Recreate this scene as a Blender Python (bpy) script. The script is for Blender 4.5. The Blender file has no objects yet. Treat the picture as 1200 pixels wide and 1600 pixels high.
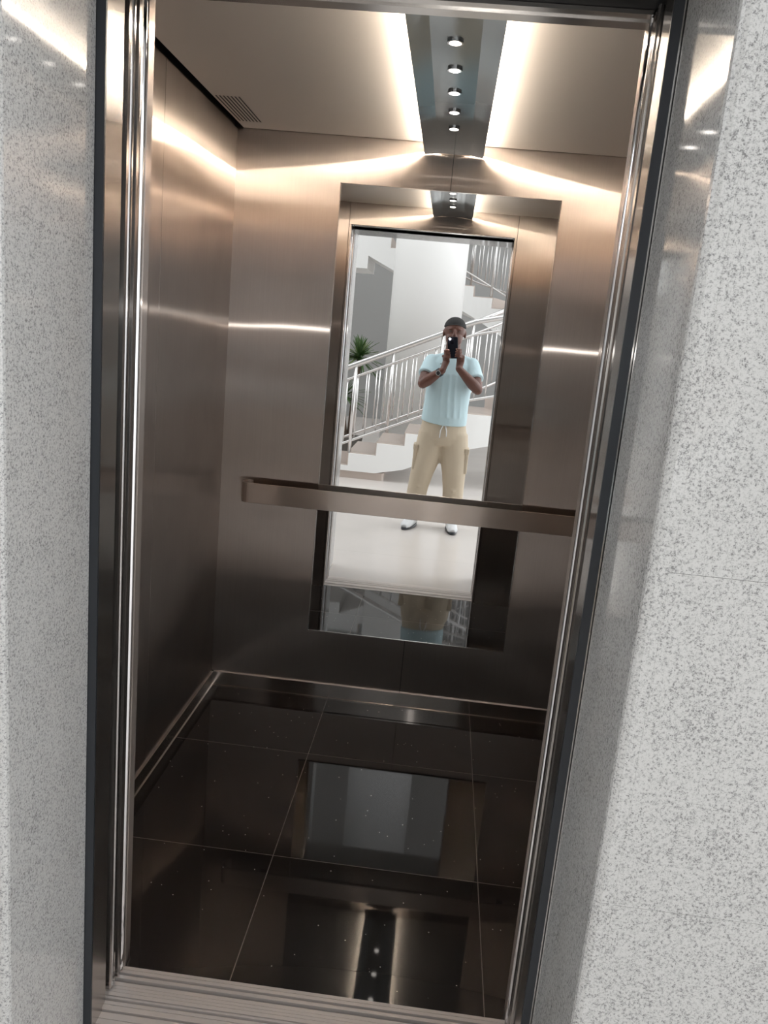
import bpy, bmesh, math, random
from mathutils import Vector, Matrix
random.seed(7)
C = bpy.context.scene
col = C.collection
PI = math.pi

# ------------------------------------------------------------------ camera, world, exposure
F_PX = 1265.1
A, B, G = 0.0614, -0.2144, -0.0922            # yaw, pitch, roll
CAM = Vector((0.6126, -1.6035, 1.5158))
RY = Matrix.Rotation(A, 3, 'Z'); RP = Matrix.Rotation(B, 3, 'X'); RR = Matrix.Rotation(G, 3, 'Y')
RM = RY @ RP @ RR                              # columns: right, forward, up
R_, F_, U_ = RM.col[0].copy(), RM.col[1].copy(), RM.col[2].copy()
cam_data = bpy.data.cameras.new('camera'); cam = bpy.data.objects.new('camera', cam_data); col.objects.link(cam)
cam_data.sensor_fit = 'VERTICAL'; cam_data.sensor_height = 36.0; cam_data.lens = 36.0 * F_PX / 1600.0
cam_data.clip_start = 0.004; cam_data.clip_end = 100
m = Matrix((R_, U_, -F_)).transposed().to_4x4(); m.translation = CAM
cam.matrix_world = m
C.camera = cam

w = bpy.data.worlds.new('world'); C.world = w; w.use_nodes = True
bgn = w.node_tree.nodes['Background']
bgn.inputs[0].default_value = (0.96, 0.98, 1.0, 1); bgn.inputs[1].default_value = 2.45
C.view_settings.view_transform = 'Standard'; C.view_settings.look = 'None'
C.view_settings.exposure = 0.0; C.view_settings.gamma = 1.0
try: C.view_settings.use_curve_mapping = False
except Exception: pass
LED_E = 110.0
SPOT_E = 9.0
FLASH_E = 9000.0

D = 1.551; XL = -0.2485; XR = 1.3545; W = 0.9; H = 2.094; ZC = 2.2105; XM = 0.553

# ------------------------------------------------------------------ materials
def principled(name, color, rough=0.5, metal=0.0, **kw):
    mt = bpy.data.materials.new(name); mt.use_nodes = True
    b = mt.node_tree.nodes['Principled BSDF']
    b.inputs['Base Color'].default_value = (*color, 1); b.inputs['Roughness'].default_value = rough
    b.inputs['Metallic'].default_value = metal
    for k, v in kw.items(): b.inputs[k.replace('_', ' ')].default_value = v
    return mt
def N(mt, t, **kw):
    n = mt.node_tree.nodes.new(t)
    for k, v in kw.items(): setattr(n, k, v)
    return n
def Lk(mt, a, b): mt.node_tree.links.new(a, b)
def emit(name, color, s):
    mt = bpy.data.materials.new(name); mt.use_nodes = True; nt = mt.node_tree
    b = nt.nodes['Principled BSDF']; b.inputs['Base Color'].default_value = (*color, 1)
    b.inputs['Emission Color'].default_value = (*color, 1); b.inputs['Emission Strength'].default_value = s
    return mt
def brushed(name, color, rough, aniso=1.0, wave=0.0, stain=0.0):
    mt = principled(name, color, rough, 1.0); b = mt.node_tree.nodes['Principled BSDF']
    b.inputs['Anisotropic'].default_value = aniso
    geo = N(mt, 'ShaderNodeNewGeometry'); cr = N(mt, 'ShaderNodeVectorMath', operation='CROSS_PRODUCT')
    cr.inputs[1].default_value = (0, 0, 1)
    Lk(mt, geo.outputs['Normal'], cr.inputs[0]); Lk(mt, cr.outputs[0], b.inputs['Tangent'])
    tc = N(mt, 'ShaderNodeTexCoord'); mp = N(mt, 'ShaderNodeMapping'); mp.inputs['Scale'].default_value = (260, 260, 2.2)
    nz = N(mt, 'ShaderNodeTexNoise'); nz.inputs['Scale'].default_value = 1.0; nz.inputs['Detail'].default_value = 3
    Lk(mt, tc.outputs['Object'], mp.inputs[0]); Lk(mt, mp.outputs[0], nz.inputs['Vector'])
    mr = N(mt, 'ShaderNodeMapRange'); mr.inputs[1].default_value = .3; mr.inputs[2].default_value = .7
    mr.inputs[3].default_value = rough * .93; mr.inputs[4].default_value = rough * 1.07
    Lk(mt, nz.outputs[0], mr.inputs[0]); Lk(mt, mr.outputs[0], b.inputs['Roughness'])
    if stain:
        n2 = N(mt, 'ShaderNodeTexNoise'); n2.inputs['Scale'].default_value = 4.5; n2.inputs['Detail'].default_value = 5
        Lk(mt, tc.outputs['Object'], n2.inputs['Vector'])
        mx = N(mt, 'ShaderNodeMix', data_type='RGBA'); mx.inputs[6].default_value = (*color, 1)
        mx.inputs[7].default_value = (*[c * (1 - stain) for c in color], 1)
        m2 = N(mt, 'ShaderNodeMapRange'); m2.inputs[1].default_value = .45; m2.inputs[2].default_value = .7
        Lk(mt, n2.outputs[0], m2.inputs[0]); Lk(mt, m2.outputs[0], mx.inputs[0]); Lk(mt, mx.outputs[2], b.inputs['Base Color'])
    if wave:
        n3 = N(mt, 'ShaderNodeTexNoise'); n3.inputs['Scale'].default_value = 1.9; n3.inputs['Detail'].default_value = 0.5
        Lk(mt, tc.outputs['Object'], n3.inputs['Vector'])
        bp = N(mt, 'ShaderNodeBump'); bp.inputs['Strength'].default_value = 1.0; bp.inputs['Distance'].default_value = wave
        Lk(mt, n3.outputs[0], bp.inputs['Height']); Lk(mt, bp.outputs[0], b.inputs['Normal'])
    return mt
def brushed_wall(name, color, r1, an1, r2, an2, mixf, wave=0.0, wscale=1.4, stain=.08, grain=.07, along=False):
    """vertically brushed sheet: a lobe very wide sideways and narrow in height, plus a softer one"""
    mt = bpy.data.materials.new(name); mt.use_nodes = True; nt = mt.node_tree
    out = nt.nodes['Material Output']; nt.nodes.remove(nt.nodes['Principled BSDF'])
    geo = N(mt, 'ShaderNodeNewGeometry'); cr = N(mt, 'ShaderNodeVectorMath', operation='CROSS_PRODUCT'); cr.inputs[1].default_value = (0, 0, 1)
    Lk(mt, geo.outputs['Normal'], cr.inputs[0])
    up_ = N(mt, 'ShaderNodeCombineXYZ'); up_.inputs[0].default_value = .002; up_.inputs[2].default_value = 1.0
    tc = N(mt, 'ShaderNodeTexCoord')
    n2 = N(mt, 'ShaderNodeTexNoise'); n2.inputs['Scale'].default_value = 4.5; n2.inputs['Detail'].default_value = 5
    Lk(mt, tc.outputs['Object'], n2.inputs['Vector'])
    mx = N(mt, 'ShaderNodeMix', data_type='RGBA'); mx.inputs[6].default_value = (*color, 1); mx.inputs[7].default_value = (*[c * (1 - stain) for c in color], 1)
    m2 = N(mt, 'ShaderNodeMapRange'); m2.inputs[1].default_value = .42; m2.inputs[2].default_value = .68
    Lk(mt, n2.outputs[0], m2.inputs[0]); Lk(mt, m2.outputs[0], mx.inputs[0])
    mp = N(mt, 'ShaderNodeMapping'); mp.inputs['Scale'].default_value = (420, 420, 3)
    ng = N(mt, 'ShaderNodeTexNoise'); ng.inputs['Scale'].default_value = 1.0; ng.inputs['Detail'].default_value = 2
    Lk(mt, tc.outputs['Object'], mp.inputs[0]); Lk(mt, mp.outputs[0], ng.inputs['Vector'])
    mg = N(mt, 'ShaderNodeMapRange'); mg.inputs[3].default_value = 1 - grain; mg.inputs[4].default_value = 1 + grain; Lk(mt, ng.outputs[0], mg.inputs[0])
    vm = N(mt, 'ShaderNodeVectorMath', operation='SCALE'); Lk(mt, mx.outputs[2], vm.inputs[0]); Lk(mt, mg.outputs[0], vm.inputs['Scale'])
    bp = None
    if wave:
        mw = N(mt, 'ShaderNodeMapping'); mw.inputs['Scale'].default_value = (wscale, wscale, wscale * 1.5)
        n3 = N(mt, 'ShaderNodeTexNoise'); n3.inputs['Scale'].default_value = 1.0; n3.inputs['Detail'].default_value = 0.6
        Lk(mt, tc.outputs['Object'], mw.inputs[0]); Lk(mt, mw.outputs[0], n3.inputs['Vector'])
        bp = N(mt, 'ShaderNodeBump'); bp.inputs['Strength'].default_value = 1.0; bp.inputs['Distance'].default_value = wave; Lk(mt, n3.outputs[0], bp.inputs['Height'])
    sh = []
    for r, a in ((r1, an1), (r2, an2)):
        g_ = N(mt, 'ShaderNodeBsdfAnisotropic'); g_.inputs['Roughness'].default_value = r; g_.inputs['Anisotropy'].default_value = -a
        Lk(mt, vm.outputs[0], g_.inputs['Color'])
        if along: Lk(mt, up_.outputs[0], g_.inputs['Tangent'])
        else: Lk(mt, cr.outputs[0], g_.inputs['Tangent'])
        if bp: Lk(mt, bp.outputs[0], g_.inputs['Normal'])
        sh.append(g_)
    ms = N(mt, 'ShaderNodeMixShader'); ms.inputs[0].default_value = mixf
    Lk(mt, sh[0].outputs[0], ms.inputs[1]); Lk(mt, sh[1].outputs[0], ms.inputs[2]); Lk(mt, ms.outputs[0], out.inputs[0])
    return mt
def granite(name, dark, light, scale=1.0, rough=.07):
    mt = principled(name, light, rough, IOR=1.5); b = mt.node_tree.nodes['Principled BSDF']
    tc = N(mt, 'ShaderNodeTexCoord')
    n1 = N(mt, 'ShaderNodeTexNoise'); n1.inputs['Scale'].default_value = 190 * scale; n1.inputs['Detail'].default_value = 4; n1.inputs['Roughness'].default_value = .7
    n2 = N(mt, 'ShaderNodeTexNoise'); n2.inputs['Scale'].default_value = 420 * scale; n2.inputs['Detail'].default_value = 2
    n3 = N(mt, 'ShaderNodeTexNoise'); n3.inputs['Scale'].default_value = 9 * scale; n3.inputs['Detail'].default_value = 3
    for n in (n1, n2, n3): Lk(mt, tc.outputs['Object'], n.inputs['Vector'])
    a = N(mt, 'ShaderNodeMath', operation='MULTIPLY_ADD'); a.inputs[1].default_value = .4; Lk(mt, n2.outputs[0], a.inputs[0]); Lk(mt, n1.outputs[0], a.inputs[2])
    a2 = N(mt, 'ShaderNodeMath', operation='MULTIPLY_ADD'); a2.inputs[1].default_value = .12; Lk(mt, n3.outputs[0], a2.inputs[0]); Lk(mt, a.outputs[0], a2.inputs[2])
    cr = N(mt, 'ShaderNodeValToRGB'); e = cr.color_ramp.elements
    e[0].position = .60; e[0].color = (*dark, 1); e[1].position = .82; e[1].color = (*light, 1)
    k = cr.color_ramp.elements.new(.71); k.color = (*[(p + 2.2 * q) / 3.2 for p, q in zip(dark, light)], 1)
    Lk(mt, a2.outputs[0], cr.inputs[0]); Lk(mt, cr.outputs[0], b.inputs['Base Color'])
    return mt

WALL = brushed_wall('brushed_steel', (.635, .565, .52), .180, .925, .32, .72, .27, wave=.0060)
JAMB = brushed_wall('polished_brushed_steel', (.66, .64, .625), .15, .8, .2, .5, .3, grain=.0, stain=.03)
RAIL = brushed_wall('rail_steel', (.66, .58, .53), .24, .72, .4, .4, .5, along=True, grain=0)
MIRROR = principled('mirror_silver', (.93, .935, .93), .0, 1.0)
CHROME = principled('chrome', (.75, .75, .76), .08, 1.0)
BASE = brushed_wall('baseboard_steel', (.52, .48, .455), .15, .72, .25, .4, .35, along=True, grain=0)
SATIN = principled('satin_steel', (.62, .60, .58), .22, 1.0)
DARKM = principled('dark_steel', (.055, .06, .068), .32, .6)
BLACK = principled('black_parts_and_shade', (.006, .006, .007), .6)  # flat black for dark parts; also puts shade into gaps and recesses
CEIL = principled('satin_ceiling_metal', (.50, .475, .45), .38, .1)
PANEL = principled('blue_grey_glossy_metal', (.30, .345, .36), .10, .5)
ALU = principled('anodised_sill', (.62, .57, .54), .45, .45)
GRAN = granite('grey_granite', (.20, .20, .20), (.525, .525, .515), 1.25)
LED = emit('led_light', (1.0, .84, .68), LED_E)
LEDW = emit('downlight_lens', (1.0, .93, .86), SPOT_E)
FLASH = emit('flash_light', (1.0, .97, .92), FLASH_E)
WHITE = principled('white_paint', (.85, .85, .84), .5)
WHITE2 = principled('warm_white_paint', (.66, .655, .64), .6)
SHADEG = principled('wall_shade_grey', (.29, .29, .285), .6)  # the back wall's lack of light put into its colour as even grey
BEIGE = principled('beige_marble_tread', (.55, .47, .42), .25)
STEEL = principled('stainless_tube', (.72, .71, .70), .22, 1.0)
SKIN = principled('dark_brown_skin', (.125, .048, .032), .42)
HAIR = principled('black_hair', (.012, .011, .011), .8)
EYEM = principled('eye', (.10, .08, .07), .2)
SHIRT = principled('pale_blue_cotton', (.56, .73, .78), .85)
TROU = principled('beige_cotton', (.60, .51, .39), .85)
TROUD = principled('beige_cotton_dark', (.42, .35, .26), .85)
SHOEW = principled('white_shoe', (.78, .80, .82), .5)
SHOEB = principled('blue_shoe', (.08, .20, .42), .5)
PHONE = principled('phone_back', (.02, .022, .03), .12)
GLASSB = principled('lens_glass', (.01, .01, .015), .05)
LEAF = principled('leaf', (.06, .12, .035), .4)
LEAF2 = principled('young_leaf', (.20, .27, .10), .4)
BARK = principled('bark', (.14, .10, .075), .9)
POT = principled('clay_pot', (.12, .11, .10), .6)

def tile_floor(name, base, joint, size, off, rough, speck=0.0, jw=.0022, cloud=0.0):
    mt = principled(name, base, rough); b = mt.node_tree.nodes['Principled BSDF']
    tc = N(mt, 'ShaderNodeTexCoord'); sp = N(mt, 'ShaderNodeSeparateXYZ'); Lk(mt, tc.outputs['Object'], sp.inputs[0])
    outs = []
    for i in (0, 1):
        s = N(mt, 'ShaderNodeMath', operation='ADD'); s.inputs[1].default_value = -off[i] + size * 50; Lk(mt, sp.outputs[i], s.inputs[0])
        md = N(mt, 'ShaderNodeMath', operation='MODULO'); md.inputs[1].default_value = size; Lk(mt, s.outputs[0], md.inputs[0])
        lt = N(mt, 'ShaderNodeMath', operation='LESS_THAN'); lt.inputs[1].default_value = jw; Lk(mt, md.outputs[0], lt.inputs[0]); outs.append(lt)
    mxm = N(mt, 'ShaderNodeMath', operation='MAXIMUM'); Lk(mt, outs[0].outputs[0], mxm.inputs[0]); Lk(mt, outs[1].outputs[0], mxm.inputs[1])
    mx = N(mt, 'ShaderNodeMix', data_type='RGBA'); mx.inputs[6].default_value = (*base, 1); mx.inputs[7].default_value = (*joint, 1)
    Lk(mt, mxm.outputs[0], mx.inputs[0])
    src = mx.outputs[2]
    if cloud:
        n = N(mt, 'ShaderNodeTexNoise'); n.inputs['Scale'].default_value = 2.3; n.inputs['Detail'].default_value = 6
        Lk(mt, tc.outputs['Object'], n.inputs['Vector'])
        c = N(mt, 'ShaderNodeMix', data_type='RGBA'); c.inputs[6].default_value = (*base, 1); c.inputs[7].default_value = (*[k * (1 - cloud) for k in base], 1)
        Lk(mt, n.outputs[0], c.inputs[0]); Lk(mt, c.outputs[2], mx.inputs[6])
    if speck:
        v = N(mt, 'ShaderNodeTexVoronoi'); v.inputs['Scale'].default_value = 42; Lk(mt, tc.outputs['Object'], v.inputs['Vector'])
        l1 = N(mt, 'ShaderNodeMath', operation='LESS_THAN'); l1.inputs[1].default_value = .06; Lk(mt, v.outputs['Distance'], l1.inputs[0])
        sc = N(mt, 'ShaderNodeSeparateColor'); Lk(mt, v.outputs['Color'], sc.inputs[0])
        l2 = N(mt, 'ShaderNodeMath', operation='LESS_THAN'); l2.inputs[1].default_value = speck; Lk(mt, sc.outputs[0], l2.inputs[0])
        an = N(mt, 'ShaderNodeMath', operation='MULTIPLY'); Lk(mt, l1.outputs[0], an.inputs[0]); Lk(mt, l2.outputs[0], an.inputs[1])
        m3 = N(mt, 'ShaderNodeMix', data_type='RGBA'); Lk(mt, an.outputs[0], m3.inputs[0]); Lk(mt, src, m3.inputs[6]); m3.inputs[7].default_value = (.6, .58, .55, 1)
        src = m3.outputs[2]
    Lk(mt, src, b.inputs['Base Color'])
    return mt
FLOORC = tile_floor('black_granite_tiles', (.015, .013, .0125), (.16, .14, .13), .601, (.2516, .4799), .032, speck=.34)
FLOORC.node_tree.nodes['Principled BSDF'].inputs['IOR'].default_value = 1.39
FLOORL = tile_floor('pale_stone_floor', (.70, .655, .62), (.56, .52, .49), 3.4, (2.6, -.846), .22, jw=.004, cloud=.12)

# ------------------------------------------------------------------ helpers
class MB:
    def __init__(s): s.bm = bmesh.new()
    def box(s, x0, x1, y0, y1, z0, z1, mi=0):
        vs = [s.bm.verts.new(p) for p in ((x0,y0,z0),(x1,y0,z0),(x1,y1,z0),(x0,y1,z0),(x0,y0,z1),(x1,y0,z1),(x1,y1,z1),(x0,y1,z1))]
        for f in ((0,3,2,1),(4,5,6,7),(0,1,5,4),(1,2,6,5),(2,3,7,6),(3,0,4,7)):
            fa = s.bm.faces.new([vs[i] for i in f]); fa.material_index = mi
        return s
    def prism(s, pts, h0, h1, axis='z', mi=0):
        def P(a, b, h): return {'z': (a, b, h), 'x': (h, a, b), 'y': (a, h, b)}[axis]
        lo = [s.bm.verts.new(P(a, b, h0)) for a, b in pts]; hi = [s.bm.verts.new(P(a, b, h1)) for a, b in pts]
        n = len(pts); fs = [s.bm.faces.new(lo[::-1]), s.bm.faces.new(hi)]
        for i in range(n): fs.append(s.bm.faces.new((lo[i], lo[(i+1) % n], hi[(i+1) % n], hi[i])))
        for f in fs: f.material_index = mi
        return s
    def tube(s, pts, rad, n=10, cap=True, up=None, flat=1.0):
        pts = [Vector(p) for p in pts]; rings = []
        rads = rad if isinstance(rad, (list, tuple)) else [rad] * len(pts)
        prev = None
        for i, p in enumerate(pts):
            t = (pts[min(i+1, len(pts)-1)] - pts[max(i-1, 0)]).normalized()
            if prev is None:
                u = Vector(up) if up else (Vector((0,0,1)) if abs(t.z) < .9 else Vector((0,1,0)))
            else: u = prev
            a = t.cross(u).normalized(); u2 = a.cross(t).normalized(); prev = u2
            r = rads[i]; ra, rb = (r if isinstance(r, tuple) else (r, r * flat))
            rings.append([s.bm.verts.new(p + a * (ra * math.cos(2*PI*k/n)) + u2 * (rb * math.sin(2*PI*k/n))) for k in range(n)])
        for i in range(len(rings)-1):
            for k in range(n): s.bm.faces.new((rings[i][k], rings[i][(k+1) % n], rings[i+1][(k+1) % n], rings[i+1][k]))
        if cap: s.bm.faces.new(rings[0][::-1]); s.bm.faces.new(rings[-1])
        return s
    def ell(s, c, r, rot=None, n=20):
        mt = Matrix.Translation(c) @ (rot.to_4x4() if rot else Matrix.Identity(4)) @ Matrix.Diagonal((*r, 1))
        bmesh.ops.create_uvsphere(s.bm, u_segments=n, v_segments=n//2+2, radius=1.0, matrix=mt); return s
    def limb(s, pts, rads, n=14):
        """closed tube with round ends"""
        s.tube(pts, rads, n)
        for p, r in ((pts[0], rads[0]), (pts[-1], rads[-1])):
            rr = max(r) if isinstance(r, tuple) else r
            if isinstance(r, tuple): s.ell(p, (r[0], r[1], min(r)), n=12)
            else: s.ell(p, (rr, rr, rr), n=12)
        return s
    def build(s, name, mats, parent=None, smooth=False, bevel=0.0, seg=2):
        bmesh.ops.recalc_face_normals(s.bm, faces=s.bm.faces[:])
        me = bpy.data.meshes.new(name); s.bm.to_mesh(me); s.bm.free()
        o = bpy.data.objects.new(name, me); col.objects.link(o)
        for mt in (mats if isinstance(mats, (list, tuple)) else [mats]): me.materials.append(mt)
        if smooth:
            for p in me.polygons: p.use_smooth = True
        if bevel:
            md = o.modifiers.new('bevel', 'BEVEL'); md.width = bevel; md.segments = seg; md.limit_method = 'ANGLE'; md.angle_limit = math.radians(40)
        if parent:
            o.parent = parent
            pl = parent.location
            if parent.type == 'EMPTY' and not parent.parent:
                for v in me.vertices: v.co -= pl
            elif parent.parent:
                for v in me.vertices: v.co -= parent.parent.location
        return o
def tag(o, label, cat, group=None):
    o['label'] = label; o['category'] = cat
    if group: o['group'] = group
    return o
def thing(name, loc, label, cat, group=None):
    o = bpy.data.objects.new(name, None); col.objects.link(o); o.location = loc; o.empty_display_size = .1
    return tag(o, label, cat, group)
def struct(mb, name, mats, **kw):
    o = mb.build(name, mats, **kw); o['kind'] = 'structure'; return o
def children(o): return [c for c in bpy.data.objects if c.parent == o]
def remesh(o, vox, smooth=4, dec=0):
    r = o.modifiers.new('remesh', 'REMESH'); r.mode = 'VOXEL'; r.voxel_size = vox; r.use_smooth_shade = True
    s_ = o.modifiers.new('smooth', 'SMOOTH'); s_.factor = .5; s_.iterations = smooth

# ================================================================== SETTING: the lift cabin
struct(MB().box(XL, XR, .002, D, -.04, 0), 'floor', FLOORC)
g = .0012
b = MB(); ZT = 2.36
for y0, y1 in ((.03, .785 - g), (.785 + g, D)): b.box(XL-.02, XL, y0, y1, 0, ZC-.004)
b.box(XL-.03, XL-.012, 0, D, 0, ZT, 1)  # black liner rising above the panels: paints the ceiling gap's shade
struct(b, 'wall_left', [WALL, BLACK])
b = MB()
for y0, y1 in ((.03, .785 - g), (.785 + g, D)): b.box(XR, XR+.02, y0, y1, 0, ZC-.004)
b.box(XR+.012, XR+.03, 0, D, 0, ZT, 1)  # same liner, shade painted black along the right ceiling gap
struct(b, 'wall_right', [WALL, BLACK])
b = MB()
for x0, x1 in ((XL-.03, XM - g), (XM + g, XR+.03)): b.box(x0, x1, D, D+.02, 0, ZT)
b.box(XL-.03, XR+.03, D+.012, D+.03, 0, ZT, 1)
struct(b, 'wall_back', [WALL, BLACK])
b = MB()                                             # front returns and the transom over the opening
b.box(XL-.03, -.012-g, 0, .03, 0, ZT); b.box(-.012+g, 0, 0, .03, 0, H)
b.box(W+.012+g, XR+.03, 0, .03, 0, ZT); b.box(W, W+.012-g, 0, .03, 0, H)
b.box(-.012+g, W+.012-g, 0, .03, H, ZT)
b.box(XL-.03, -.006, -.002, .012, 0, ZT, 1); b.box(W+.006, XR+.03, -.002, .012, 0, ZT, 1)
struct(b, 'wall_front', [WALL, BLACK], bevel=.0008, seg=1)
struct(MB().box(XL+.024, XR-.024, .03, D-.006, ZC, ZC+.02), 'ceiling', CEIL)
struct(MB().box(XL-.05, XR+.05, -.02, D+.05, ZT, ZT+.02), 'ceiling_upper', BLACK)
# baseboards: polished plate with a proud top lip and a foot lip
def base_profile(): return [(0, 0), (.010, 0), (.010, .006), (.005, .009), (.005, .0585), (.009, .0605), (.009, .0665), (0, .0665)]
b = MB(); b.prism([(D - a, z) for a, z in base_profile()], XL, XR, 'x'); struct(b, 'baseboard_back', BASE)
b = MB(); b.prism([(XL + a, z) for a, z in base_profile()], .03, D-.0, 'y'); struct(b, 'baseboard_left', BASE)
b = MB(); b.prism([(XR - a, z) for a, z in base_profile()], .03, D-.0, 'y'); struct(b, 'baseboard_right', BASE)

# ventilation slots
vt = thing('ceiling_vent', (-.176, 1.29, ZC), 'row of seven narrow dark slots in the cabin ceiling near the left wall', 'vent')
for k in range(7):
    x = -.215 + k * .0125
    MB().box(x, x+.0045, 1.14, 1.445, ZC-.0006, ZC+.004).build('slot', BLACK, vt)

# central light panel: shallow inverted trough carrying LED strips behind its edges and five downlights
lp = thing('ceiling_light_panel', (XM, .775, 2.21), 'long blue grey glossy metal panel hung under the cabin ceiling with glowing edges and five downlights', 'ceiling light')
y0, y1 = .035, D-.012
x0, x1 = .447, .659; xa, xb = .496, .610
ze, zm = 2.166, 2.1735
prof = [(x0, ze), (xa, zm), (xb, zm), (x1, ze), (x1, ze+.004), (xb, zm+.004), (xa, zm+.004), (x0, ze+.004)]
MB().prism(prof, y0, y1, 'y').build('panel', PANEL, lp)
MB().box(xa+.02, xb-.02, y0+.02, y1-.02, zm+.004, ZC).build('mounting_rail', BLACK, lp)
for s_ in (-1, 1):
    xe = x0 + .016 if s_ < 0 else x1 - .016
    MB().box(xe-.008, xe+.008, y0+.005, y1-.004, zm+.002, zm+.008).build('led_strip', LED, lp)
for k in range(5):
    yy = .404 + .190 * k
    t = MB(); t.tube([(XM-.001, yy, zm-.005), (XM-.001, yy, zm+.001)], .0185, 28); o = t.build('downlight', CHROME, lp)
    t = MB(); t.ell((XM-.001, yy, zm-.0045), (.0145, .0145, .003), n=20); t.build('lens', LEDW, o, smooth=True)

# mirror
mr_ = thing('wall_mirror', (.553, D, .297), 'tall frameless mirror on the back wall of the cabin behind the handrail', 'mirror')
mx0, mx1, mz0, mz1 = .148, .959, .2973, 2.048
MB().box(mx0+.002, mx1-.002, D-.005, D-.0005, mz0+.002, mz1-.002).build('mirror_glass', MIRROR, mr_)
b = MB()
for q in ((mx0, mx0+.0025, mz0, mz1), (mx1-.0025, mx1, mz0, mz1), (mx0, mx1, mz0, mz0+.0025), (mx0, mx1, mz1-.0025, mz1)):
    b.box(q[0], q[1], D-.007, D-.0005, q[2], q[3])
b.build('edge_trim', SATIN, mr_)

# handrail: flat band with rounded returns at both ends
def rail():
    xs0, xs1, yf = -.152, 1.258, D-.070
    out = []; r = .036
    yb = D - .001
    path = []
    n = 12
    path.append((xs0 + .05, yf + .066)); 
    for k in range(n + 1):
        a = PI/2 + PI * k / n
        path.append((xs0 + r + r * math.cos(a), (yf + r) + r * math.sin(a)))
    for k in range(n + 1):
        a = -PI/2 + PI * k / n
        path.append((xs1 - r + r * math.cos(a), (yf + r) + r * math.sin(a)))
    path.append((xs1 - .05, yf + .066))
    path = path[1:-1]
    b = MB(); z0, z1, th = .823, .9025, .006
    rows = []
    for i, (x, y) in enumerate(path):
        p0 = path[max(i-1, 0)]; p1 = path[min(i+1, len(path)-1)]
        tx, ty = p1[0]-p0[0], p1[1]-p0[1]; l = math.hypot(tx, ty); nx, ny = -ty/l, tx/l     # inward normal
        rows.append([b.bm.verts.new(v) for v in ((x, y, z0), (x, y, z1), (x + nx*th, y + ny*th, z1), (x + nx*th, y + ny*th, z0))])
    for i in range(len(rows)-1):
        for k in range(4): b.bm.faces.new((rows[i][k], rows[i][(k+1) % 4], rows[i+1][(k+1) % 4], rows[i+1][k]))
    b.bm.faces.new(rows[0]); b.bm.faces.new(rows[-1][::-1])
    return b
hr = thing('handrail', (XM, D, .86), 'flat brushed steel handrail band crossing in front of the mirror', 'handrail')
rail().build('rail_band', RAIL, hr, bevel=.0012)
for x in (.03, 1.08): MB().box(x-.012, x+.012, D-.066, D-.0005, .85, .875).build('bracket', SATIN, hr)

# ================================================================== SETTING: door zone
def mirror_x(pts): return [(W - x, y) for x, y in pts]
def strip(side, pts):
    return pts if side < 0 else [(W - x, y) for x, y in pts][::-1]
def semi(xc, yc, r, n=8):
    return [(xc + r*math.cos(a), yc + r*math.sin(a)) for a in [PI/2 - PI*k/n for k in range(n+1)]]
for side, nm in ((-1, 'left'), (1, 'right')):
    P = lambda pts: strip(side, pts)
    where = 'on the left of the opening' if side < 0 else 'on the right of the opening'
    # car door, open: only its leading edge shows
    d = thing('elevator_door', (-.1 if side < 0 else W+.1, -.02, 0), 'inner cabin door slid open, its bright steel leading edge showing ' + where, 'elevator door')
    b = MB(); b.prism(P([(-.20, -.036), (-.004, -.036), (-.002, -.030), (-.002, -.022), (-.006, -.020), (-.006, -.008), (-.20, -.008)]), .006, H+.004); b.build('door_panel', JAMB, d)
    b = MB(); b.prism(P([(-.008, -.0195), (-.003, -.0195)] + [(-.003 + .005*math.sin(PI*k/8), -.0195 + .011*k/8) for k in range(1, 8)] + [(-.003, -.0085), (-.008, -.0085)]), .006, H+.004); b.build('edge_seal', CHROME, d)
    d = thing('landing_door', (-.1 if side < 0 else W+.1, -.06, 0), 'outer landing door slid open, its narrow steel edge showing ' + where, 'elevator door')
    b = MB(); b.prism(P([(-.20, -.078), (-.006, -.078), (-.004, -.072), (-.004, -.052), (-.006, -.046), (-.20, -.046)]), .006, H+.004); b.build('door_panel', JAMB, d)
    b = MB(); b.prism(P([(-.006, -.066), (-.001, -.0655), (0, -.062), (-.001, -.0585), (-.006, -.058)]), .006, H+.004); b.build('edge_seal', CHROME if side < 0 else SATIN, d)
    # landing frame jamb
    b = MB(); b.prism(P([(-.02, -.184), (0, -.184), (0, -.131), (-.004, -.128), (-.004, -.104), (-.02, -.104)]), -.003, H+.006); struct(b, 'trim_1' if side < 0 else 'trim_2', JAMB)
    b = MB(); b.prism(P([(-.016, -.190), (.0005, -.190), (.0005, -.1845), (-.016, -.1845)]), -.003, H+.006); struct(b, 'trim_3' if side < 0 else 'trim_4', DARKM)
    b = MB(); b.prism(P([(-.26, -.19), (-.0205, -.19), (-.0205, -.104), (-.05, -.104), (-.05, -.081), (-.202, -.081), (-.202, -.001), (-.26, -.001)]), -.05, ZT); struct(b, 'wall_light_block_' + nm, BLACK)  # black backing added to block light leaks and darken the door gap
# header over the doors
struct(MB().box(0, W, -.184, -.104, H+.004, H+.03), 'trim_5', JAMB)
struct(MB().box(.0, W, -.190, -.1845, H+.0, H+.03), 'trim_6', DARKM)
struct(MB().box(-.2, W+.2, -.103, -.002, H+.008, ZT), 'trim_7', BLACK)
struct(MB().box(-.0, W, -.03, -.001, H-.0, H+.007), 'trim_8', SATIN)
struct(MB().box(0, W, -.001, .032, H-.003, H), 'trim_9', SATIN)
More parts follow.
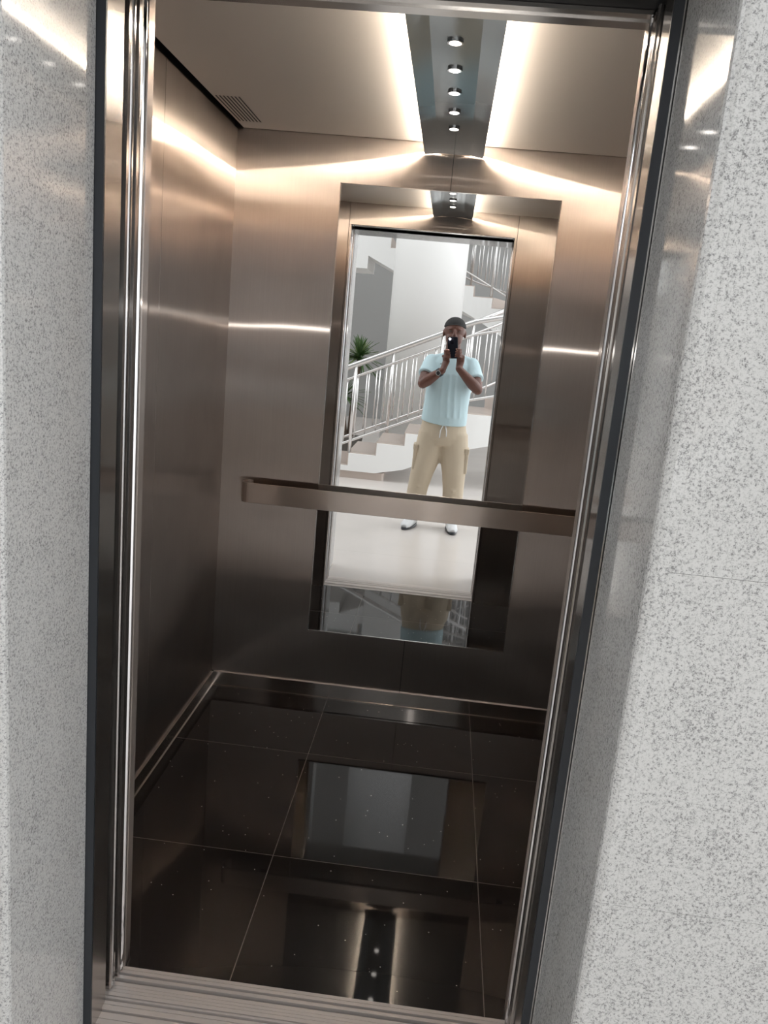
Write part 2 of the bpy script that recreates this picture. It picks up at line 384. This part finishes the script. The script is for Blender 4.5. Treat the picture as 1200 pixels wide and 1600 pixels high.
# sills
def sill(name, ys, label):
    b = MB()
    pts = [(ys[0][0], -.03)] + ys + [(ys[-1][0], -.03)]
    b.prism(pts, -.02, W+.02, 'x'); o = b.build(name, ALU); tag(o, label, 'door sill'); return o
def grooves(y0, y1, cuts, z=.0):
    pts = [(y0, z)]
    for a, c, dpt in sorted(cuts): pts += [(a, z), (a, z-dpt), (c, z-dpt), (c, z)]
    pts.append((y1, z)); return pts
sill('door_sill', grooves(-.035, .0015, [(-.0255, -.0180, .018), (-.009, -.0078, .002)], .001), 'narrow grooved aluminium sill along the edge of the black cabin floor')
sill('door_sill', grooves(-.190, -.046, [(-.0575, -.0565, .001), (-.0665, -.0655, .001), (-.0755, -.0745, .001), (-.0885, -.0855, .012), (-.101, -.094, .018), (-.112, -.1105, .002), (-.132, -.1255, .018), (-.150, -.1485, .002), (-.165, -.1635, .002)], .001), 'wider ribbed aluminium sill on the landing side of the dark gap')
struct(MB().box(-.25, W+.25, -.19, .002, -.30, -.031), 'floor_pit', BLACK)

# granite lined wall of the lobby with its deep reveals
YF = -.486
LX0, LX1, LY0, LH = -5.5, 5.2, -10.2, 6.0
def panels(b, x0, x1, zs):
    for z0, z1 in zip(zs[:-1], zs[1:]): b.box(x0, x1, YF, -.191, z0+.0008, z1-.0008)
zs = [0, .70, 1.23, 1.76, 2.29, 2.82, 3.4, 4.0]
b = MB()
b.prism([(-.3655, YF), (-.0255, YF), (-.0205, YF+.0015), (-.017, YF+.005), (-.0155, YF+.010), (-.0155, -.191), (-.3655, -.191)], 0, 2.098); b.box(-1.4, -.367, YF, -.191, 0, 2.098)
for x0, x1 in ((-2.5, -1.402), (-4.0, -2.502), (LX0, -4.002)): panels(b, x0, x1, zs[:5])
for z0, z1 in zip(zs[4:-1], zs[5:]): b.box(LX0, -.367, YF, -.191, z0, z1)
b.box(-1.4, -.367, YF, -.191, 2.0995, 2.29)
struct(b, 'wall_granite_left', GRAN, bevel=.0012, seg=1)
b = MB()
b.prism([(W+.0505, YF), (W+.0505, -.191), (W+.0205, -.191), (W+.0205, YF+.014), (W+.022, YF+.007), (W+.0255, YF+.003), (W+.0325, YF)], 0, 2.098)
for z0, z1 in ((0, .6947), (.6953, 1.2287), (1.2293, 2.098)):
    b.box(W+.0507, 1.9, YF, -.191, z0, z1)
    b.box(1.9005, 3.2, YF, -.191, z0, z1)
b.box(-.365, 3.2, YF, -.191, 2.0985, 2.8); b.box(-.365, 3.2, YF, -.191, 2.802, 4.0)
struct(b, 'wall_granite_right', GRAN)
struct(MB().box(LX0, LX1, -.19, -.10, 2.37, LH).box(LX0, 3.2, YF, -.19, 4.002, LH), 'wall_front_upper', WHITE)
struct(MB().box(LX0, -.26, -.19, -.15, 0, 2.37).box(W+.26, 3.2, -.19, -.15, 0, 2.37), 'wall_front_core', BLACK)

# ================================================================== SETTING: the lobby behind the camera
struct(MB().box(LX0, LX1+2, LY0, -.19, -.08, 0), 'floor_lobby', FLOORL)
struct(MB().box(LX0, LX1, LY0-.2, LY0, 0, LH), 'wall_lobby_back', SHADEG)
struct(MB().box(LX0-.2, LX0, LY0, YF, 0, 2.6).box(LX0-.2, LX0, LY0, YF, 5.0, LH), 'wall_lobby_left', WHITE2)
struct(MB().box(LX0, LX1, LY0, -4.2, LH, LH+.2), 'ceiling_lobby', WHITE2)
YC = 2*D - 8.75
b = MB(); b.tube([(.268, YC, 0), (.268, YC, LH)], .445, 64); struct(b, 'column', WHITE, smooth=True)

# ------------------------------------------------------------------ stair winding round the column
XA = .823; RI, RO = .90, 1.90; RISE = .1325; DPH = math.radians(16.25)
def path(k, r):
    """k: riser number along the flight, r: distance from the spine"""
    if k <= 6: x = XA + .29*(k-6); return Vector((x, YC + r, 0))
    ph = (k-6)*DPH
    if ph <= PI: return Vector((XA + r*math.sin(ph), YC + r*math.cos(ph), 0))
    return Vector((XA - .29*((ph-PI)/DPH), YC - r, 0))
KEND = 22
def soff(k): return max(.08, RISE*k - .385)
st = thing('staircase', (XA, YC, 0), 'white concrete staircase winding up around the column with beige treads', 'staircase')
b = MB()
for k in range(0, KEND):
    sub = 1 if k < 6 or k > 17 else 4
    zt = RISE*k if k > 0 else .05
    if k == 0: continue
    rows = []
    for j in range(sub+1):
        kk = k + j/sub; o_, i_ = path(kk, RO), path(kk, RI); zs_ = soff(kk)
        rows.append([b.bm.verts.new((o_.x, o_.y, zs_)), b.bm.verts.new((o_.x, o_.y, zt)), b.bm.verts.new((i_.x, i_.y, zt)), b.bm.verts.new((i_.x, i_.y, zs_))])
    for r0, r1 in zip(rows[:-1], rows[1:]):
        for q in range(4): b.bm.faces.new((r0[q], r0[(q+1) % 4], r1[(q+1) % 4], r1[q]))
    b.bm.faces.new(rows[0]); b.bm.faces.new(rows[-1][::-1])
b.build('stringer_body', WHITE, st)
for k in range(1, KEND):
    sub = 1 if k < 6 or k > 17 else 4
    zt = RISE*k; b = MB(); rows = []
    for j in range(sub+1):
        kk = k + j/sub; o_, i_ = path(kk, RO-.035), path(kk, RI+.03)
        rows.append([b.bm.verts.new((p.x, p.y, z)) for p, z in ((o_, zt), (o_, zt+.012), (i_, zt+.012), (i_, zt))])
    for r0, r1 in zip(rows[:-1], rows[1:]):
        for q in range(4): b.bm.faces.new((r0[q], r0[(q+1) % 4], r1[(q+1) % 4], r1[q]))
    b.bm.faces.new(rows[0]); b.bm.faces.new(rows[-1][::-1])
    o_, i_ = path(k, RO-.035), path(k, RI+.03); o2, i2 = path(k-.04, RO-.035), path(k-.04, RI+.03)
    vs = [b.bm.verts.new((p.x, p.y, z)) for z in (zt-RISE+.012, zt+.012) for p in (o_, i_, i2, o2)]
    for f in ((0,1,2,3), (7,6,5,4), (0,4,5,1), (1,5,6,2), (2,6,7,3), (3,7,4,0)): b.bm.faces.new([vs[i] for i in f])
    b.build('step', BEIGE, st)
b = MB(); b.prism([(-.95, YC+RI+.02), (.02, YC+RI+.02)] + [(.02 + .03*math.sin(PI*k/8), YC+RO-.05-.03 - .0 + .03*math.cos(PI-PI*k/8)*-1) for k in range(0, 9)][::-1][:0] + [(.05, YC+RO-.06), (.03, YC+RO-.03), (-.95, YC+RO-.03)], 0, .08); b.build('plinth', BEIGE, st)
b = MB(); b.box(-3.5, path(KEND, 0).x, YC-RO, YC-RI, RISE*(KEND-1)-.42, RISE*(KEND-1)); b.build('landing', WHITE, st)

def railing(r, label, k0, k1, postks):
    rl = thing('stair_railing', tuple(path(k0, r)), label, 'railing')
    def pt(k, h): p = path(k, r); return (p.x, p.y, RISE*k + h)
    ks = [k0 + (k1-k0)*i/70 for i in range(71)]
    b = MB(); b.tube([pt(k, .93) for k in ks], .027, 12); b.build('handrail_tube', STEEL, rl, smooth=True)
    b = MB(); b.tube([pt(k, .80) for k in ks], .014, 8); b.build('upper_rail', STEEL, rl, smooth=True)
    b = MB(); b.tube([pt(k, .13) for k in ks], .014, 8); b.build('lower_rail', STEEL, rl, smooth=True)
    for pk in postks:
        b = MB(); q = path(pk, r); b.tube([(q.x, q.y, RISE*math.floor(pk)), (q.x, q.y, RISE*pk+.93)], .019, 12); b.build('post', STEEL, rl, smooth=True)
    dist = 0; last = path(k0, r); k = k0; cnt = 0
    while k < k1 and cnt < 95:
        k += .02; q = path(k, r); dist += (q-last).length; last = q
        if dist >= .105:
            dist = 0; cnt += 1
            b = MB(); b.tube([(q.x, q.y, RISE*k+.13), (q.x, q.y, RISE*k+.80)], .0075, 6); b.build('baluster', STEEL, rl, smooth=True)
railing(RO-.05, 'outer stainless steel stair railing with thin vertical balusters', .6, 21.8, (.7, 2.0, 5.0, 8.1, 11.1, 14.1, 17.1, 20.1))
railing(RI+.05, 'inner stainless steel stair railing next to the column', .6, 21.8, (.7, 3.1, 6.1, 9.1, 13.1, 16.1, 19.1))

# ------------------------------------------------------------------ yucca beside the stair
pp = Vector((-.53, 2*D-8.36, 0))
pl = thing('potted_yucca', tuple(pp), 'yucca plant with spiky leaf crowns standing beside the stair', 'plant')
b = MB(); b.tube([pp+Vector((0,0,0)), pp+Vector((0,0,.02)), pp+Vector((0,0,.24)), pp+Vector((0,0,.26))], [.13, .14, .18, .18], 24); b.build('pot', POT, pl)
b = MB(); b.tube([pp+Vector((.02,0,.2)), pp+Vector((.035,0,.7)), pp+Vector((.06,0,1.2))], [.045, .04, .03], 10); b.tube([pp+Vector((-.03,.02,.2)), pp+Vector((-.07,.02,.45)), pp+Vector((-.09,.02,.72))], [.035, .03, .025], 10); b.build('trunk', BARK, pl, smooth=True)
def crown(c, R, n, mat, seed):
    rnd = random.Random(seed); b = MB()
    for i in range(n):
        az = rnd.uniform(0, 2*PI); el = math.radians(rnd.uniform(-35, 85)); L = R*rnd.uniform(.75, 1.1)
        d = Vector((math.cos(az)*math.cos(el), math.sin(az)*math.cos(el), math.sin(el))); side = d.cross(Vector((0,0,1))).normalized(); nn = side.cross(d)
        prev = None
        for j in range(6):
            t = j/5; p = c + d*(L*t) - Vector((0,0,1))*(.22*L*t*t); wd = .021*(1 - t**1.6)*(.5+.5*min(1, t*4)) + .0008
            cur = [b.bm.verts.new(p - side*wd + nn*.004), b.bm.verts.new(p), b.bm.verts.new(p + side*wd + nn*.004), b.bm.verts.new(p - nn*.002)]
            if prev:
                for q in range(4): b.bm.faces.new((prev[q], prev[(q+1) % 4], cur[(q+1) % 4], cur[q]))
            prev = cur
        b.bm.faces.new(prev)
    return b
crown(pp+Vector((.06,0,1.22)), .34, 80, LEAF, 1).build('leaf_crown', LEAF, pl)
crown(pp+Vector((.06,0,1.24)), .26, 26, LEAF2, 2).build('young_leaves', LEAF2, pl)
crown(pp+Vector((-.09,.02,.74)), .33, 60, LEAF, 3).build('leaf_crown', LEAF, pl)

# ------------------------------------------------------------------ phone (its back camera is where the picture is taken from)
def ph(r, u, f): return CAM + R_*r + U_*u + F_*f
rot = Matrix((R_, U_, F_)).transposed()
sp = thing('smartphone', tuple(ph(.013, -.05, -.010)), 'dark smartphone with its flash on, held up in front of the face', 'phone')
def slab(r0, r1, u0, u1, f0, f1, rad=.009):
    b = MB(); pts = []
    for cx, cy, a0 in ((r1-rad, u1-rad, 0), (r0+rad, u1-rad, PI/2), (r0+rad, u0+rad, PI), (r1-rad, u0+rad, 1.5*PI)):
        for k in range(5): a = a0 + PI/2*k/4; pts.append((cx + rad*math.cos(a), cy + rad*math.sin(a)))
    lo = [b.bm.verts.new(ph(x, y, f0)) for x, y in pts]; hi = [b.bm.verts.new(ph(x, y, f1)) for x, y in pts]
    b.bm.faces.new(lo); b.bm.faces.new(hi[::-1])
    for i in range(len(pts)): b.bm.faces.new((lo[i], hi[i], hi[(i+1) % len(pts)], lo[(i+1) % len(pts)]))
    return b
slab(-.026, .052, -.135, .030, -.014, -.006, .010).build('phone_body', PHONE, sp, bevel=.001)
slab(-.018, .020, -.025, .024, -.0059, -.0045, .007).build('camera_module', GLASSB, sp)
b = MB(); b.tube([ph(0, 0, -.0045), ph(0, 0, -.0030)], .0075, 20); b.build('camera_lens', GLASSB, sp)
b = MB(); b.tube([ph(-.008, .015, -.0044), ph(-.008, .015, -.0034)], .0042, 16); b.build('flash_lamp', FLASH, sp)

# ------------------------------------------------------------------ the photographer
V = Vector
pe = thing('person', (.62, -1.86, 0), 'man in pale blue t-shirt and beige cargo trousers holding up a phone with both hands', 'person')
HC = V((.635, -1.80, 1.585))
b = MB()
# head, jaw, neck
b.ell(HC + V((0, -.012, .018)), (.083, .097, .092)); b.ell(HC + V((0, .018, -.045)), (.066, .072, .073)); b.ell(HC + V((0, .042, -.088)), (.032, .030, .026))
b.ell(HC + V((0, .090, -.028)), (.018, .018, .016)); b.tube([HC + V((0, .085, .015)), HC + V((0, .098, -.022))], [.009, .013], 8)        # nose
b.ell(HC + V((0, .080, -.062)), (.027, .014, .008)); b.ell(HC + V((0, .078, -.073)), (.024, .014, .008))                                  # lips
b.ell(HC + V((-.030, .073, .022)), (.020, .010, .007)); b.ell(HC + V((.030, .073, .022)), (.020, .010, .007))                            # brows
for s_ in (-1, 1): b.ell(HC + V((s_*.085, -.012, -.012)), (.009, .018, .031))                                                             # ears
b.tube([HC + V((0, -.03, -.05)), HC + V((0, -.05, -.13)), (.635, -1.865, 1.36)], [.056, .058, .075], 16)
# torso core
b.tube([(.635, -1.87, 1.40), (.637, -1.87, 1.33), (.635, -1.865, 1.15), (.63, -1.86, .95), (.625, -1.87, .84)], [(.10, .06), (.175, .095), (.165, .115), (.160, .12), (.165, .11)], 20, up=(0, 1, 0))
# arms
def arm(sh, el, wr, k=1):
    b.limb([sh, sh.lerp(el, .35), sh.lerp(el, .75), el], [.040, .048, .045, .041])
    b.limb([el, el.lerp(wr, .25), el.lerp(wr, .6), wr], [.041, .045, .037, .026])
shL, elL, wrL = V((.470, -1.87, 1.345)), V((.428, -1.715, 1.175)), V((.572, -1.655, 1.290))
shR, elR, wrR = V((.805, -1.87, 1.345)), V((.858, -1.72, 1.165)), V((.695, -1.655, 1.315))
arm(shL, elL, wrL); arm(shR, elR, wrR)
# hands
def finger(pts, r0=.0085):
    pts = [ph(*p) for p in pts]; b.limb(pts, [r0*(1-.07*i) for i in range(len(pts))], 8)
# left hand: palm under and behind the phone's left lower edge
b.limb([wrL, ph(-.040, -.165, -.045), ph(-.042, -.125, -.038)], [(.026, .018), (.033, .018), (.035, .016)], 12)
for i, u in enumerate((-.072, -.091, -.110, -.128)):
    finger([(-.045, u-.016, -.036), (-.050, u-.004, -.016), (-.038, u+.003, .000), (-.014+.004*i, u+.004, .0035)], (.009, .0092, .0088, .0078)[i])
finger([(-.030, -.150, -.045), (-.020, -.115, -.040), (-.016, -.085, -.026), (-.012, -.065, -.022)], .0105)
# right hand: fingers over the lower right corner
b.limb([wrR, ph(.070, -.165, -.045), ph(.072, -.125, -.038)], [(.025, .018), (.032, .018), (.034, .016)], 12)
for i, u in enumerate((-.066, -.085, -.104, -.122)):
    finger([(.072, u-.016, -.036), (.077, u-.004, -.016), (.064, u+.003, .000), (.042-.003*i, u+.004, .0035)], (.009, .0092, .0088, .0078)[i])
finger([(.058, -.150, -.045), (.048, -.115, -.040), (.044, -.085, -.026), (.040, -.062, -.022)], .0105)
# legs
for hp, kn, an in ((V((.545, -1.86, .80)), V((.480, -1.835, .45)), V((.438, -1.865, .09))), (V((.715, -1.86, .80)), V((.742, -1.83, .46)), V((.765, -1.86, .09)))):
    b.limb([hp, hp.lerp(kn, .5), kn, kn.lerp(an, .35), an], [.080, .072, .052, .050, .036])
bd = b.build('body', SKIN, pe); remesh(bd, .0048, 3)
b = MB(); b.ell(HC + V((0, -.018, .032)), (.087, .098, .086), n=32)
for v in list(b.bm.verts):
    if v.co.z < HC.z + .034 + max(0, (v.co.y - HC.y - .02))*.35 and v.co.y > HC.y - .06: v.co.z = max(v.co.z, HC.z + .034 + max(0, (v.co.y - HC.y - .02))*.35) ; 
b.build('hair', HAIR, pe, smooth=True)
for s_ in (-1, 1):
    b = MB(); b.ell(HC + V((s_*.030, .073, .006)), (.011, .008, .0045), n=14); b.build('eye', EYEM, pe, smooth=True)
# t-shirt
b = MB()
b.tube([(.637, -1.872, 1.425), (.637, -1.872, 1.392), (.637, -1.872, 1.345), (.635, -1.868, 1.26), (.634, -1.86, 1.14), (.628, -1.852, 1.02), (.625, -1.852, .93), (.622, -1.858, .875)],
       [(.070, .065), (.110, .075), (.170, .10), (.192, .130), (.180, .140), (.178, .150), (.182, .150), (.184, .145)], 28, up=(0, 1, 0))
for sh, el in ((shL, elL), (shR, elR)):
    s0 = sh + V((0, 0, .02)); e0 = sh.lerp(el, .62)
    s0 = sh + V((-.010 if sh.x > .6 else .010, 0, -.006)); b.limb([s0, s0.lerp(e0, .5)], [.066, .066]); b.tube([s0.lerp(e0, .4), e0], [.063, .067], 16)
    b.limb([(.637 + (sh.x-.637)*.35, -1.872, 1.395), s0 + V((0, 0, .012))], [.030, .046])
for i in range(9):   # soft folds
    a = -1.3 + i*.33; x = .63 + .16*math.sin(a); b.tube([(x*.9+.063, -1.868+.135*math.cos(a), 1.26), (x, -1.862+.154*math.cos(a), 1.07), (x+.01, -1.86+.158*math.cos(a), .93)], [.006, .011, .009], 6)
o = b.build('t_shirt', SHIRT, pe); remesh(o, .0075, 5)
b = MB(); b.tube([(.548, -1.757, 1.334), (.556, -1.753, 1.338), (.568, -1.750, 1.336), (.574, -1.749, 1.331)], .0026, 6); b.build('chest_mark', PHONE, pe, smooth=True)
# trousers
b = MB()
b.tube([(.625, -1.865, .90), (.625, -1.865, .85), (.628, -1.868, .76), (.63, -1.87, .70)], [(.172, .130), (.180, .138), (.196, .142), (.190, .125)], 28, up=(0, 1, 0))
for pts, rr in (([(.548, -1.868, .78), (.525, -1.86, .62), (.492, -1.845, .47), (.470, -1.855, .34), (.452, -1.868, .18), (.440, -1.87, .06)], [(.118, .120), (.116, .112), (.094, .098), (.084, .088), (.080, .084), (.083, .086)]),
                ([(.712, -1.868, .78), (.733, -1.86, .62), (.748, -1.842, .47), (.757, -1.855, .34), (.764, -1.868, .18), (.768, -1.87, .06)], [(.118, .120), (.116, .112), (.096, .098), (.086, .088), (.081, .084), (.085, .086)])):
    b.tube(pts, rr, 20, up=(0, 1, 0))
    rnd = random.Random(int(pts[0][0]*100))
    for z in (.50, .46, .41, .35, .28, .21, .15, .10):  # creases
        cx = pts[3][0] + (z-.34)*(pts[1][0]-pts[4][0])/.44; t = rnd.uniform(-.03, .03)
        b.tube([(cx-.07, -1.855+.03, z+t), (cx, -1.855+.092, z-t*.4), (cx+.07, -1.855+.03, z-t)], [.008, .012, .008], 6)
o = b.build('cargo_trousers', TROU, pe); remesh(o, .0085, 4)
for s_, cx, cy in ((-1, .420, -1.85), (1, .833, -1.85)):
    b = MB(); b.box(cx-.016, cx+.016, cy-.065, cy+.065, .48, .67); q = b.build('cargo_pocket', TROU, pe, bevel=.01, seg=3)
    b = MB(); b.box(cx-.019, cx+.019, cy-.068, cy+.068, .64, .685); b.build('pocket_flap', TROU, pe, bevel=.006)
for dx, L in ((-.025, .10), (.022, .085)):
    b = MB(); b.tube([(.63+dx*.4, -1.725, .862), (.63+dx, -1.718, .82), (.63+dx*1.1, -1.722, .862-L)], .0045, 6); b.build('drawstring', SHOEW, pe, smooth=True)
# shoes
for x, an in ((.432, .28), (.772, -.10)):
    rz = Matrix.Rotation(an, 3, 'Z'); c = V((x, -1.80, 0)); 
    b = MB(); b.tube([c + rz @ V((0, -.125, .045)), c + rz @ V((0, -.06, .052)), c + rz @ V((0, .04, .044)), c + rz @ V((0, .11, .034)), c + rz @ V((0, .142, .026))], [(.030, .038), (.040, .050), (.046, .038), (.043, .028), (.025, .018)], 18)
    sh = b.build('shoe', SHOEW, pe); remesh(sh, .006, 3)
    pts = [(rz @ V((.047*math.cos(a)*(1 if math.sin(a) < 0 else .98), .015+.145*math.sin(a), 0))) for a in [2*PI*k/28 for k in range(28)]]
    b = MB(); b.prism([(c.x+p.x, c.y+p.y) for p in pts], .001, .022); b.build('shoe_sole', DARKM, sh, bevel=.004)
    b = MB(); b.ell(c + rz @ V((.0, .02, .062)), (.030, .055, .022), rz); b.build('shoe_tongue', SHOEB, sh, smooth=True)
# watch on the left wrist
b = MB(); wc = elL.lerp(wrL, .86); wd = (wrL-elL).normalized()
b.tube([wc - wd*.011, wc + wd*.011], [.034, .033], 24); wt = b.build('wristwatch', PHONE, pe, smooth=False)
fc = wd.cross(V((1, 0, .2))).normalized(); fc = V((.05, .95, .1)); fc = (fc - wd*fc.dot(wd)).normalized()
b = MB(); b.tube([wc + fc*.028, wc + fc*.040], .020, 24); b.build('watch_case', SATIN, wt)
b = MB(); b.tube([wc + fc*.0395, wc + fc*.0405], .016, 24); b.build('watch_dial', GLASSB, wt)
